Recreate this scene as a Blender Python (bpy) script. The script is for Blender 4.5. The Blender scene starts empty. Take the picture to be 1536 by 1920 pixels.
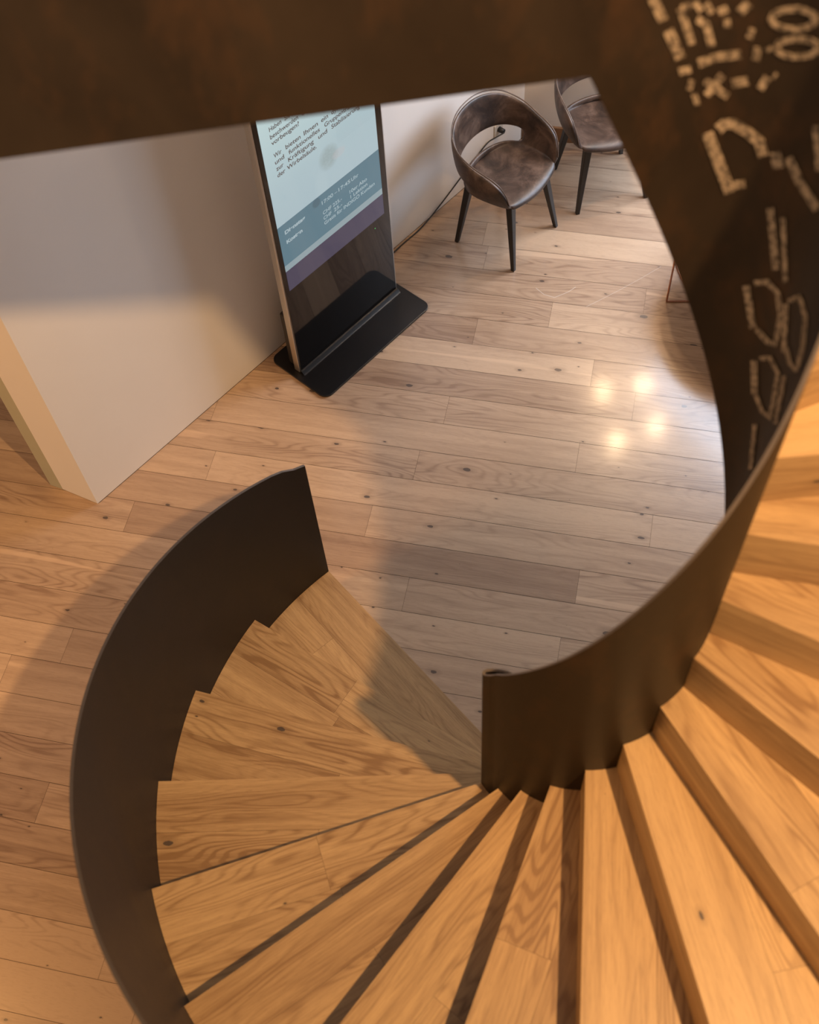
import bpy, bmesh, math, random
from mathutils import Vector, Matrix
random.seed(7)
S = bpy.context.scene
COL = S.collection
D = bpy.data
R = math.radians

# ---------------------------------------------------------------- camera
CAMH = 4.8778
cd = D.cameras.new('camera'); cam = D.objects.new('camera', cd); COL.objects.link(cam); S.camera = cam
cd.sensor_fit = 'HORIZONTAL'; cd.sensor_width = 24.0; cd.lens = 2169.7 / 1536 * 24.0
cd.clip_start = 0.05; cd.clip_end = 60
rx, ux, fx = (0.995639, -0.079222, -0.049253), (0.093285, 0.845551, 0.525682), (0.0, -0.527985, 0.849254)
cam.matrix_world = Matrix(((rx[0], ux[0], fx[0], 0), (rx[1], ux[1], fx[1], 0), (rx[2], ux[2], fx[2], CAMH), (0, 0, 0, 1)))
cd.dof.use_dof = True; cd.dof.focus_distance = 5.7; cd.dof.aperture_fstop = 1.9

# ---------------------------------------------------------------- colour management, world, lights
S.view_settings.view_transform = 'Standard'; S.view_settings.look = 'None'
S.view_settings.exposure = -0.06; S.view_settings.gamma = 1.0; S.view_settings.use_curve_mapping = False
W = D.worlds.new('world'); S.world = W; W.use_nodes = True
W.node_tree.nodes['Background'].inputs[0].default_value = (1.0, 0.88, 0.77, 1)
W.node_tree.nodes['Background'].inputs[1].default_value = 0.42

def spot(name, loc, target, power, color, size, angle=80, blend=0.5):
    l = D.lights.new(name, 'SPOT'); l.energy = power; l.color = color; l.shadow_soft_size = size
    l.spot_size = R(angle); l.spot_blend = blend
    o = D.objects.new(name, l); COL.objects.link(o); o.location = loc
    o.rotation_euler = (Vector(target) - Vector(loc)).to_track_quat('-Z', 'Y').to_euler()
    return o

def area(name, loc, target, power, color, sx, sy):
    l = D.lights.new(name, 'AREA'); l.shape = 'RECTANGLE'; l.size = sx; l.size_y = sy; l.energy = power; l.color = color
    o = D.objects.new(name, l); COL.objects.link(o); o.location = loc
    o.rotation_euler = (Vector(target) - Vector(loc)).to_track_quat('-Z', 'Y').to_euler()
    return o

WARM = (1.0, 0.60, 0.27)
spot('stair_spot_light', (1.5, -0.35, 6.15), (-0.4, 2.1, 0.4), 1150, WARM, 0.065, 120, 0.3)
area('window_daylight', (2.62, 5.16, 1.75), (0.5, 4.0, 0.2), 105, (0.68, 0.81, 1.0), 1.3, 1.6)
area('left_warm_fill', (-3.6, 0.9, 3.45), (-2.8, 1.2, 0.0), 125, (1.0, 0.50, 0.17), 1.2, 1.2)  # added warm fill for the left floor
area('upper_warm_fill', (-1.0, -2.4, 6.0), (0.4, 1.6, 3.0), 85, (1.0, 0.66, 0.38), 1.6, 1.2)  # added warm fill, lifts the steel and softens the stair shadows

# ---------------------------------------------------------------- helpers
def tag(o, label=None, cat=None, group=None, kind=None):
    if label: o['label'] = label
    if cat: o['category'] = cat
    if group: o['group'] = group
    if kind: o['kind'] = kind
    return o

def empty(name, loc=(0, 0, 0), rz=0):
    o = D.objects.new(name, None); COL.objects.link(o); o.location = loc; o.rotation_euler = (0, 0, rz)
    o.empty_display_size = 0.1
    return o

def mesh(name, verts, faces, mat, parent=None, smooth=False, uvs=None):
    m = D.meshes.new(name); m.from_pydata([tuple(v) for v in verts], [], faces); m.update()
    if uvs:
        l = m.uv_layers.new(name='uv'); i = 0
        for f in m.polygons:
            for li in f.loop_indices:
                l.data[li].uv = uvs[m.loops[li].vertex_index]
    for p in m.polygons: p.use_smooth = smooth
    o = D.objects.new(name, m); COL.objects.link(o)
    if mat: m.materials.append(mat)
    if parent: o.parent = parent
    return o

class MB:
    def __init__(s): s.v = []; s.f = []
    def box(s, lo, hi, M=None, bev=0):
        b = len(s.v)
        for x in (lo[0], hi[0]):
            for y in (lo[1], hi[1]):
                for z in (lo[2], hi[2]):
                    p = Vector((x, y, z)); s.v.append(M @ p if M else p)
        s.f += [[b + i for i in q] for q in ((0, 1, 3, 2), (4, 6, 7, 5), (0, 4, 5, 1), (2, 3, 7, 6), (0, 2, 6, 4), (1, 5, 7, 3))]
        return s
    def prism(s, pts, z0, z1):
        b = len(s.v); n = len(pts)
        for p in pts: s.v.append(Vector((p[0], p[1], z0)))
        for p in pts: s.v.append(Vector((p[0], p[1], z1)))
        s.f.append([b + i for i in range(n)][::-1]); s.f.append([b + n + i for i in range(n)])
        for i in range(n): s.f.append([b + i, b + (i + 1) % n, b + n + (i + 1) % n, b + n + i])
        return s
    def tube(s, pts, r, seg=10, cap=True):
        pts = [Vector(p) for p in pts]; b = len(s.v); n = len(pts)
        rr = r if isinstance(r, (list, tuple)) else [r] * n
        t0 = (pts[1] - pts[0]).normalized(); up = Vector((0, 0, 1)) if abs(t0.z) < .9 else Vector((1, 0, 0))
        a = t0.cross(up).normalized()
        for i, p in enumerate(pts):
            t = (pts[min(i + 1, n - 1)] - pts[max(i - 1, 0)]).normalized()
            a = (a - t * a.dot(t)).normalized(); c = t.cross(a)
            for k in range(seg):
                w = 2 * math.pi * k / seg; s.v.append(p + a * math.cos(w) * rr[i] + c * math.sin(w) * rr[i])
        for i in range(n - 1):
            for k in range(seg):
                s.f.append([b + i * seg + k, b + i * seg + (k + 1) % seg, b + (i + 1) * seg + (k + 1) % seg, b + (i + 1) * seg + k])
        if cap:
            s.f.append([b + k for k in range(seg)][::-1]); s.f.append([b + (n - 1) * seg + k for k in range(seg)])
        return s
    def build(s, name, mat, parent=None, smooth=False, bevel=0, seg=2):
        o = mesh(name, s.v, s.f, mat, parent, smooth)
        bm = bmesh.new(); bm.from_mesh(o.data); bmesh.ops.recalc_face_normals(bm, faces=bm.faces); bm.to_mesh(o.data); bm.free()
        if bevel:
            md = o.modifiers.new('bevel', 'BEVEL'); md.width = bevel; md.segments = seg; md.limit_method = 'ANGLE'
        return o

# ---------------------------------------------------------------- node helpers
class NT:
    def __init__(s, name):
        s.m = D.materials.new(name); s.m.use_nodes = True; s.t = s.m.node_tree
        s.b = s.t.nodes['Principled BSDF']; s.L = s.t.links
    def n(s, typ, **k):
        x = s.t.nodes.new(typ)
        for a, b in k.items(): setattr(x, a, b)
        return x
    def link(s, a, b): s.L.new(a, b)
    def setin(s, node, i, v):
        if hasattr(v, 'is_output') or isinstance(v, bpy.types.NodeSocket): s.link(v, node.inputs[i])
        elif v is not None: node.inputs[i].default_value = v
    def math(s, op, a, b=None, c=None, clamp=False):
        x = s.n('ShaderNodeMath', operation=op); x.use_clamp = clamp
        s.setin(x, 0, a); s.setin(x, 1, b); s.setin(x, 2, c); return x.outputs[0]
    def comb(s, x=0, y=0, z=0):
        c = s.n('ShaderNodeCombineXYZ'); s.setin(c, 0, x); s.setin(c, 1, y); s.setin(c, 2, z); return c.outputs[0]
    def noise(s, vec, scale=5, detail=2, rough=.5, dist=0):
        x = s.n('ShaderNodeTexNoise'); s.link(vec, x.inputs['Vector'])
        x.inputs['Scale'].default_value = scale; x.inputs['Detail'].default_value = detail
        x.inputs['Roughness'].default_value = rough; x.inputs['Distortion'].default_value = dist
        return x.outputs['Fac']
    def ramp(s, fac, stops):
        x = s.n('ShaderNodeValToRGB'); s.link(fac, x.inputs[0]); cr = x.color_ramp
        while len(cr.elements) < len(stops): cr.elements.new(.5)
        for e, (p, c) in zip(cr.elements, stops):
            e.position = p; e.color = (c if isinstance(c, tuple) else (c, c, c)) + (1,)
        return x.outputs[0]
    def mix(s, f, a, b, mode='MIX'):
        x = s.n('ShaderNodeMix', data_type='RGBA', blend_type=mode)
        s.setin(x, 0, f)
        for i, v in ((6, a), (7, b)):
            if isinstance(v, tuple): v = v + (1,)
            s.setin(x, i, v)
        return x.outputs[2]

def simple(name, col, rough=.5, metal=0, noise=0, nscale=8, coat=0, spec=.5, bump=0):
    q = NT(name); q.b.inputs['Roughness'].default_value = rough; q.b.inputs['Metallic'].default_value = metal
    q.b.inputs['Coat Weight'].default_value = coat; q.b.inputs['Specular IOR Level'].default_value = spec
    tc = q.n('ShaderNodeTexCoord').outputs['Object']
    nz = q.noise(tc, nscale, 4, .6)
    c = q.mix(nz, tuple(x * (1 - noise) for x in col), tuple(min(1, x * (1 + noise)) for x in col))
    q.link(c, q.b.inputs['Base Color'])
    if bump:
        bp = q.n('ShaderNodeBump'); bp.inputs['Strength'].default_value = bump; bp.inputs['Distance'].default_value = .002
        q.link(q.noise(tc, nscale * 12, 3), bp.inputs['Height']); q.link(bp.outputs[0], q.b.inputs['Normal'])
    return q.m

def wood(name, light, dark, rough, contrast=1.0, knots=True, sat_var=.12, coat=0.0, coat_rough=.12, freq=62):
    """oak: uv = metres along / across the board; attribute 'board' = (tone, seed, seed2)"""
    q = NT(name)
    uv = q.n('ShaderNodeUVMap', uv_map='uv').outputs[0]
    at = q.n('ShaderNodeAttribute', attribute_name='board')
    sp = q.n('ShaderNodeSeparateXYZ'); q.link(uv, sp.inputs[0]); u, v = sp.outputs[0], sp.outputs[1]
    sc = q.n('ShaderNodeSeparateXYZ'); q.link(at.outputs['Vector'], sc.inputs[0]); tone, seed, seed2 = sc.outputs
    sd = q.math('MULTIPLY', seed, 37.0)
    # contour-line figure
    h = q.noise(q.comb(q.math('MULTIPLY', u, 1.05), q.math('MULTIPLY', v, 6.5), sd), 1.0, 2, .42, .12)
    rings = q.math('SINE', q.math('MULTIPLY', h, freq * 2.0))
    rings = q.math('MULTIPLY_ADD', rings, .5, .5)
    rings = q.math('POWER', rings, 3.0)
    fine = q.noise(q.comb(q.math('MULTIPLY', u, 9), q.math('MULTIPLY', v, 240), sd), 1.0, 3, .6)
    pores = q.noise(q.comb(q.math('MULTIPLY', u, 26), q.math('MULTIPLY', v, 700), sd), 1.0, 1, .5)
    broad = q.noise(q.comb(q.math('MULTIPLY', u, .8), q.math('MULTIPLY', v, 9), q.math('ADD', sd, 11)), 1.0, 2, .5)
    streak = q.noise(q.comb(q.math('MULTIPLY', u, .9), q.math('MULTIPLY', v, 26), q.math('ADD', sd, 5)), 1.0, 2, .5)
    figmask = q.math('MULTIPLY', q.ramp(broad, [(.38, 0.25), (.62, 1.0)]), seed2)
    d = q.math('MULTIPLY', q.math('MULTIPLY', rings, figmask), .42 * contrast)
    d = q.math('ADD', d, q.math('MULTIPLY', q.math('SUBTRACT', fine, .5), .60 * contrast))
    d = q.math('ADD', d, q.math('MULTIPLY', q.math('SUBTRACT', streak, .5), .75 * contrast))
    d = q.math('ADD', d, q.math('MULTIPLY', q.math('SUBTRACT', broad, .5), .6 * contrast))
    d = q.math('ADD', d, q.math('MULTIPLY', q.math('SUBTRACT', tone, .5), 1.0))
    d = q.math('ADD', d, .36)
    c = q.mix(q.math('MULTIPLY', d, 1.0, clamp=True), light, dark)
    pm = q.ramp(pores, [(.60, 0.0), (.68, 1.0)])
    c = q.mix(q.math('MULTIPLY', pm, .20 * contrast), c, tuple(x * .45 for x in dark))
    # pale sapwood streaks
    sap = q.math('MULTIPLY', q.ramp(q.noise(q.comb(q.math('MULTIPLY', u, .9), q.math('MULTIPLY', v, 12), q.math('ADD', sd, 71)), 1.0, 1, .5, .5), [(.60, 0.0), (.66, 1.0)]), q.ramp(seed, [(.72, 0.0), (.76, .55)]))
    c = q.mix(sap, c, tuple(min(1, x * 1.28) for x in light))
    if knots:
        vo = q.n('ShaderNodeTexVoronoi', voronoi_dimensions='2D'); q.link(q.comb(q.math('MULTIPLY_ADD', u, 3.1, sd), q.math('MULTIPLY_ADD', v, 6.2, sd), 0), vo.inputs['Vector']); vo.inputs['Scale'].default_value = 1.0
        cs = q.n('ShaderNodeSeparateXYZ'); q.link(vo.outputs['Color'], cs.inputs[0])
        rad = q.math('MULTIPLY', q.math('GREATER_THAN', cs.outputs[0], knots), q.math('MULTIPLY_ADD', q.math('POWER', cs.outputs[1], 2.5), .055, .012))
        wob = q.noise(q.comb(q.math('MULTIPLY', u, 60), q.math('MULTIPLY', v, 90), sd), 1.0, 2)
        dist = q.math('ADD', vo.outputs['Distance'], q.math('MULTIPLY', q.math('SUBTRACT', wob, .5), .05))
        k = q.math('LESS_THAN', dist, rad)
        halo = q.math('SUBTRACT', 1.0, q.math('DIVIDE', dist, q.math('MULTIPLY_ADD', rad, 3.2, .0001)), clamp=True)
        c = q.mix(q.math('MULTIPLY', halo, .5), c, tuple(x * .6 for x in dark))
        c = q.mix(q.math('MULTIPLY', k, .85), c, (.055, .04, .035))
    q.link(c, q.b.inputs['Base Color'])
    q.link(q.math('MULTIPLY_ADD', fine, .16, rough - .08), q.b.inputs['Roughness'])
    q.b.inputs['Coat Weight'].default_value = coat; q.b.inputs['Coat Roughness'].default_value = coat_rough
    bp = q.n('ShaderNodeBump'); bp.inputs['Strength'].default_value = .18; bp.inputs['Distance'].default_value = .001
    q.link(fine, bp.inputs['Height']); q.link(bp.outputs[0], q.b.inputs['Normal'])
    return q.m

def boards(name, polys, mat, parent=None):
    """polys: list of (pts3d, uvs2d, (tone, seed, seed2))"""
    vs, fs, uv, at = [], [], [], []
    for pts, us, a in polys:
        b = len(vs); vs += [tuple(p) for p in pts]; fs.append(list(range(b, b + len(pts)))); uv += us; at += [a] * len(pts)
    o = mesh(name, vs, fs, mat, parent, uvs=uv)
    A = o.data.attributes.new('board', 'FLOAT_VECTOR', 'POINT')
    for i, a in enumerate(at): A.data[i].vector = a
    return o

def clip(poly, nx, ny, c):
    """keep the part of a 2d polygon with nx*x+ny*y <= c"""
    out = []
    for i in range(len(poly)):
        p, q = poly[i], poly[(i + 1) % len(poly)]
        dp, dq = nx * p[0] + ny * p[1] - c, nx * q[0] + ny * q[1] - c
        if dp <= 0: out.append(p)
        if dp * dq < 0:
            t = dp / (dp - dq); out.append((p[0] + (q[0] - p[0]) * t, p[1] + (q[1] - p[1]) * t))
    return out

# ---------------------------------------------------------------- materials
M = {}
M['floor'] = wood('oak_floor', (.50, .36, .245), (.24, .152, .10), .32, 1.0, .45, coat=.55, coat_rough=.15)
M['tread'] = wood('oak_tread', (.56, .368, .18), (.26, .145, .062), .42, 1.35, .86, coat=.08, coat_rough=.25)
M['seam'] = simple('seam_dark', (.07, .042, .025), .8)
M['scratch'] = simple('pale_scuff', (.56, .50, .44), .6)
M['wall'] = simple('white_plaster', (.72, .68, .645), .75, noise=.03, nscale=3)
M['slab'] = simple('ceiling_plaster', (.6, .58, .55), .8, noise=.02)
M['doorframe'] = simple('grey_green_aluminium', (.40, .39, .29), .5, .0, noise=.04)
M['skirting'] = simple('brown_wood_skirting', (.20, .10, .045), .5, noise=.25, nscale=14)
M['silver'] = simple('brushed_aluminium', (.62, .60, .58), .32, .9, noise=.04)
M['cabinet'] = simple('dark_grey_metal', (.035, .03, .028), .45, .3)
M['blackmetal'] = simple('black_powder_coat', (.006, .0055, .006), .30, .0, noise=.1, nscale=60, bump=.15)
M['blacklegs'] = simple('black_painted_wood', (.010, .008, .007), .42)
M['rubber'] = simple('black_rubber', (.012, .012, .013), .5)
M['copper'] = simple('copper_wire', (.42, .20, .13), .3, .85)
M['bulb'] = None

def steel_mat(name, base, rough, dirt):
    q = NT(name)
    tc = q.n('ShaderNodeTexCoord').outputs['Object']
    mp = q.n('ShaderNodeMapping'); q.link(tc, mp.inputs[0]); mp.inputs['Scale'].default_value = (1, 1, .55)
    a = q.noise(mp.outputs[0], 2.2, 5, .62, .4); b = q.noise(mp.outputs[0], 9, 4, .65, .2); f = q.noise(tc, 120, 2, .5)
    c = q.mix(q.ramp(a, [(.35, 0.0), (.7, 1.0)]), tuple(x * .72 for x in base), tuple(x * 1.35 for x in base))
    c = q.mix(q.math('MULTIPLY', q.ramp(b, [(.5, 0.0), (.8, 1.0)]), dirt), c, (base[0] * 2.2, base[1] * 1.7, base[2] * 1.3))
    q.link(c, q.b.inputs['Base Color'])
    r = q.math('ADD', q.math('MULTIPLY', a, .22), rough - .11); r = q.math('ADD', r, q.math('MULTIPLY', f, .06))
    q.link(r, q.b.inputs['Roughness']); q.b.inputs['Specular IOR Level'].default_value = .28
    return q.m
M['steel'] = steel_mat('waxed_black_steel', (.021, .0130, .0068), .50, .9)
M['steel_outer'] = steel_mat('waxed_black_steel_outer', (.0115, .0078, .0058), .46, .35)
M['edge_dark'] = simple('dark_steel_edge', (.075, .065, .062), .4, .3, noise=.2, nscale=20)
M['edge'] = simple('pale_steel_edge', (.20, .16, .13), .4, .5, noise=.2, nscale=20)  # paler than the plate faces

q = NT('chalk'); tc = q.n('ShaderNodeTexCoord').outputs['Object']
q.link(q.ramp(q.noise(tc, 90, 3, .7), [(.38, (.04, .027, .017)), (.62, (.36, .27, .18))]), q.b.inputs['Base Color']); q.b.inputs['Roughness'].default_value = .9
M['chalk'] = q.m

def leather():
    q = NT('worn_brown_leather')
    tc = q.n('ShaderNodeTexCoord').outputs['Object']
    a = q.noise(tc, 7, 5, .65, .6); b = q.noise(tc, 28, 4, .6)
    c = q.ramp(a, [(.36, (.016, .010, .008)), (.50, (.055, .033, .024)), (.68, (.15, .10, .075))])
    c = q.mix(q.math('MULTIPLY', b, .30), c, (.06, .036, .025))
    g = q.n('ShaderNodeNewGeometry')
    q.link(c, q.b.inputs['Base Color']); q.link(q.math('MULTIPLY_ADD', b, .2, .34), q.b.inputs['Roughness'])
    bp = q.n('ShaderNodeBump'); bp.inputs['Strength'].default_value = .25; bp.inputs['Distance'].default_value = .002
    q.link(q.noise(tc, 160, 3), bp.inputs['Height']); q.link(bp.outputs[0], q.b.inputs['Normal'])
    return q.m
M['leather'] = leather()
M['piping'] = simple('leather_seam', (.10, .07, .055), .4, noise=.3, nscale=20)

# ---------------------------------------------------------------- floor: planks at -16.3 degrees
PA = R(-16.28); PU = (math.cos(PA), math.sin(PA)); PV = (-PU[1], PU[0])
def fxy(u, v): return (PU[0] * u + PV[0] * v, PU[1] * u + PV[1] * v)
fixed = {0: [-1.916, .33], -1: [-1.04], -2: [-2.235, .019], 7: [-.344], 5: [-.069], 2: [-.076], 10: [-.805], 3: [-.786], 8: [.154]}
tones = {(-2, 1): .86, (5, 0): .12, (4, 0): .72, (4, 1): .70, (10, 1): .2, (3, 1): .45, (2, 0): .30, (1, 0): .42, (1, 1): .45, (0, 1): .25, (-1, 1): .38, (-3, 1): .45, (7, 0): .55, (8, 0): .5, (-1, 0): .62, (0, 0): .3}
SCR1 = ([(.822, 4.425), (.859, 4.372), (.914, 4.342), (.993, 4.372), (1.043, 4.405)], .0012)
SCR2 = ([(1.079, 4.254), (1.176, 4.301), (1.273, 4.349), (1.406, 4.42), (1.54, 4.497)], .0008)
polys = []; G = .0010; WD = .1838
rnd = random.Random(3)
for k in range(-24, 20):
    v0 = 2.9175 + WD * k
    js = fixed.get(k)
    if js is None: js = [rnd.uniform(-1.9, .6)]
    js = sorted(js)
    while js[0] > -4: js.insert(0, js[0] - rnd.uniform(1.5, 2.3))
    while js[-1] < 5.5: js.append(js[-1] + rnd.uniform(1.5, 2.3))
    for i in range(len(js) - 1):
        a, b = js[i] + G * .6, js[i + 1] - G * .6
        mid = (a + b) / 2; c0, c1 = v0 + G, v0 + WD - G
        # ordinal used for the tones noted from the photograph
        if k in fixed:
            idx = sum(1 for j in fixed[k] if j <= js[i] + 1e-6)
            if k == -2: idx = {0: 0, 1: 1, 2: 2}[idx]
        else:
            idx = 1
        visible = -3 < mid < 1.6
        t = tones.get((k, idx)) if (visible and (k, idx) in tones) else min(.95, max(.05, rnd.gauss(.46, .17)))
        seed = rnd.random(); s2 = rnd.choice((.25, .6, 1.0, 1.1))
        if (k, idx) == (5, 0): seed = .93
        elif seed > .72 and rnd.random() < .4: seed *= .7
        ou = rnd.uniform(-20, 20)
        polys.append(([fxy(a, c0) + (0,), fxy(b, c0) + (0,), fxy(b, c1) + (0,), fxy(a, c1) + (0,)],
                      [(a + ou, 0), (b + ou, 0), (b + ou, WD), (a + ou, WD)], (t, seed, s2)))
fl = boards('floor', polys, M['floor'])
fl.data.materials.append(M['seam'])
# dark groove base just below the boards, in the same object
bm = bmesh.new(); bm.from_mesh(fl.data)
vs = [bm.verts.new(p) for p in ((-9, -6, -.0015), (9, -6, -.0015), (9, 10, -.0015), (-9, 10, -.0015))]
f = bm.faces.new(vs); f.material_index = 1; 
for ln, w in (SCR1, SCR2):
    P = [Vector(p) for p in ln]
    for a, b in zip(P, P[1:]):
        n_ = (b - a).normalized(); n_ = Vector((-n_.y, n_.x)) * w
        f = bm.faces.new([bm.verts.new((*p, .0004)) for p in (a + n_, b + n_, b - n_, a - n_)]); f.material_index = 2
bm.normal_update()
for f in bm.faces:
    if f.normal.z < 0: f.normal_flip()
bm.to_mesh(fl.data); bm.free(); fl.data.materials.append(M['scratch'])
tag(fl, 'light oak plank floor with knots and fine seams', 'floor', kind='structure')

# ---------------------------------------------------------------- walls
WZ = 3.557
WA = R(44.19); wd = Vector((math.cos(WA), math.sin(WA))); wn = Vector((-wd.y, wd.x))
P0 = Vector((-1.5677, 3.2532)); P1 = Vector((-1.7529, 3.3612)); P2 = Vector((-1.822, 3.398))
PC = P0 + wd * 3.455                       # inner corner by the chairs
BA = R(-14.5); bd = Vector((math.cos(BA), math.sin(BA)))
wl = MB().prism([P0, PC, PC + wn * .25, P0 + wd * .13 + wn * .215, P1], 0.004, WZ).build('wall_left', M['wall'])
tag(wl, 'white plaster wall behind the kiosk, ending in a free corner', 'wall', kind='structure')
sg = MB().prism([P0 + wd * .01 - wn * .0, PC, PC + wn * .2, P0 + wn * .2 + wd * .1], -.001, .004).build('shadow_gap_strip', M['seam'])  # solid dark strip, the floor-line shadow put into its colour
tag(sg, 'dark strip coloured as the shadow line under the white wall', 'trim', kind='structure')
wb = MB().prism([PC, PC + bd * .95, PC + bd * .95 + Vector((.06, .25)), PC + Vector((.0, .25))], 0, WZ).build('wall_back', M['wall'])
tag(wb, 'white wall behind the leather chairs', 'wall', kind='structure')
bn = Vector((bd.y, -bd.x))
bb = MB().prism([PC + bn * .018, PC + bn * .018 + bd * .95, PC + bd * .95, PC], 0, .105).build('baseboard_back', M['skirting'], bevel=.003)
tag(bb, 'brown wooden baseboard along the back wall', 'baseboard', kind='structure')
# big window beyond the end of the back wall (source of the cool daylight)
w0, w1 = PC + bd * .95, PC + bd * 3.6
wf = MB()
for a, b in ((0, .06), (1.28, 1.34), (2.59, 2.65)): wf.prism([w0 + bd * a, w0 + bd * b, w0 + bd * b - bn * .06, w0 + bd * a - bn * .06], 0, 2.9)
wf.prism([w0, w1, w1 - bn * .06, w0 - bn * .06], 0, .07).prism([w0, w1, w1 - bn * .06, w0 - bn * .06], 2.83, 2.9)
wf.build('window_1', M['doorframe']); tag(D.objects['window_1'], 'window frame beyond the end of the back wall', 'window', kind='structure')
wt = MB().prism([w0, w1, w1 - bn * .25, w0 - bn * .25], 2.9, WZ).build('wall_lintel', M['wall']); tag(wt, 'wall strip above the window', 'wall', kind='structure')
dn = (P2 - P1).normalized()
jb = MB().prism([P1, P2, P2 + wd * .05, P1 + wd * .05 + dn * .0], 0, WZ)
jb.build('trim_2', M['doorframe'], bevel=.002)
tag(D.objects['trim_2'], 'grey-green door frame strip on the wall end', 'trim', kind='structure')

# upper floor slab with the stair opening
C = Vector((.49272, 1.40222)); RO = 1.526; STEP = 16.742; TH1 = 125.81; RISE = .18
def st(th): return ((th - TH1) / STEP + 1) * RISE
def cp(r, th, z=None):
    x, y = C.x + r * math.cos(R(th)), C.y + r * math.sin(R(th))
    return (x, y) if z is None else (x, y, z)
LZ = 22 * RISE
op = [(.40, 1.70), (-1.15, 1.60)]
for i in range(0, 61):
    th = 172 + (450 - 172) * i / 60
    op.append(cp(1.72, th))
op = [(-1.15, 1.60)] + [p for p in op[2:]] + [(.40, 1.70)]
outer = [(-7, 9), (-7, -4), (7, -4), (7, 9)]
bm = bmesh.new()
ov = [bm.verts.new((x, y, WZ)) for x, y in outer]; iv = [bm.verts.new((x, y, WZ)) for x, y in op]
es = [bm.edges.new((ov[i], ov[(i + 1) % 4])) for i in range(4)] + [bm.edges.new((iv[i], iv[(i + 1) % len(iv)])) for i in range(len(iv))]
bmesh.ops.triangle_fill(bm, edges=es, use_beauty=True)
r_ = bmesh.ops.extrude_face_region(bm, geom=list(bm.faces))
for v in [g for g in r_['geom'] if isinstance(g, bmesh.types.BMVert)]: v.co.z = LZ
bmesh.ops.recalc_face_normals(bm, faces=bm.faces)
m = D.meshes.new('ceiling'); bm.to_mesh(m); bm.free(); m.materials.append(M['slab'])
o = D.objects.new('ceiling', m); COL.objects.link(o); tag(o, 'upper floor slab around the stair opening', 'ceiling', kind='structure')

# ---------------------------------------------------------------- spiral staircase
ST = empty('spiral_staircase', (C.x, C.y, 0))
tag(ST, 'spiral staircase with oak treads between dark curved steel balustrades', 'staircase')
def reparent(o, p=ST):
    o.parent = p; o.matrix_parent_inverse = p.matrix_basis.inverted() if p.parent is None else Matrix.Identity(4)
    return o
ST_INV = Matrix.Translation((-C.x, -C.y, 0))
def toST(o, p=None):
    """world-built part -> child of the staircase (or of one of its parts)"""
    o.data.transform(ST_INV); o.parent = p or ST
    return o

rin_tab = [(120, .300), (176, .312), (192.83, .3245), (209.07, .324), (224.8, .3213), (240.7, .3195), (257.6, .3128), (273.8, .3088), (290.3, .302), (307, .296), (323.9, .2904), (341.5, .2887), (480, .289)]
def rin(th):
    if th > 454: return .2895 / math.cos(R(min(th, 484) - 454))
    for (a, x), (b, y) in zip(rin_tab, rin_tab[1:]):
        if th <= b: return x + (y - x) * (th - a) / (b - a)
    return rin_tab[-1][1]

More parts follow.
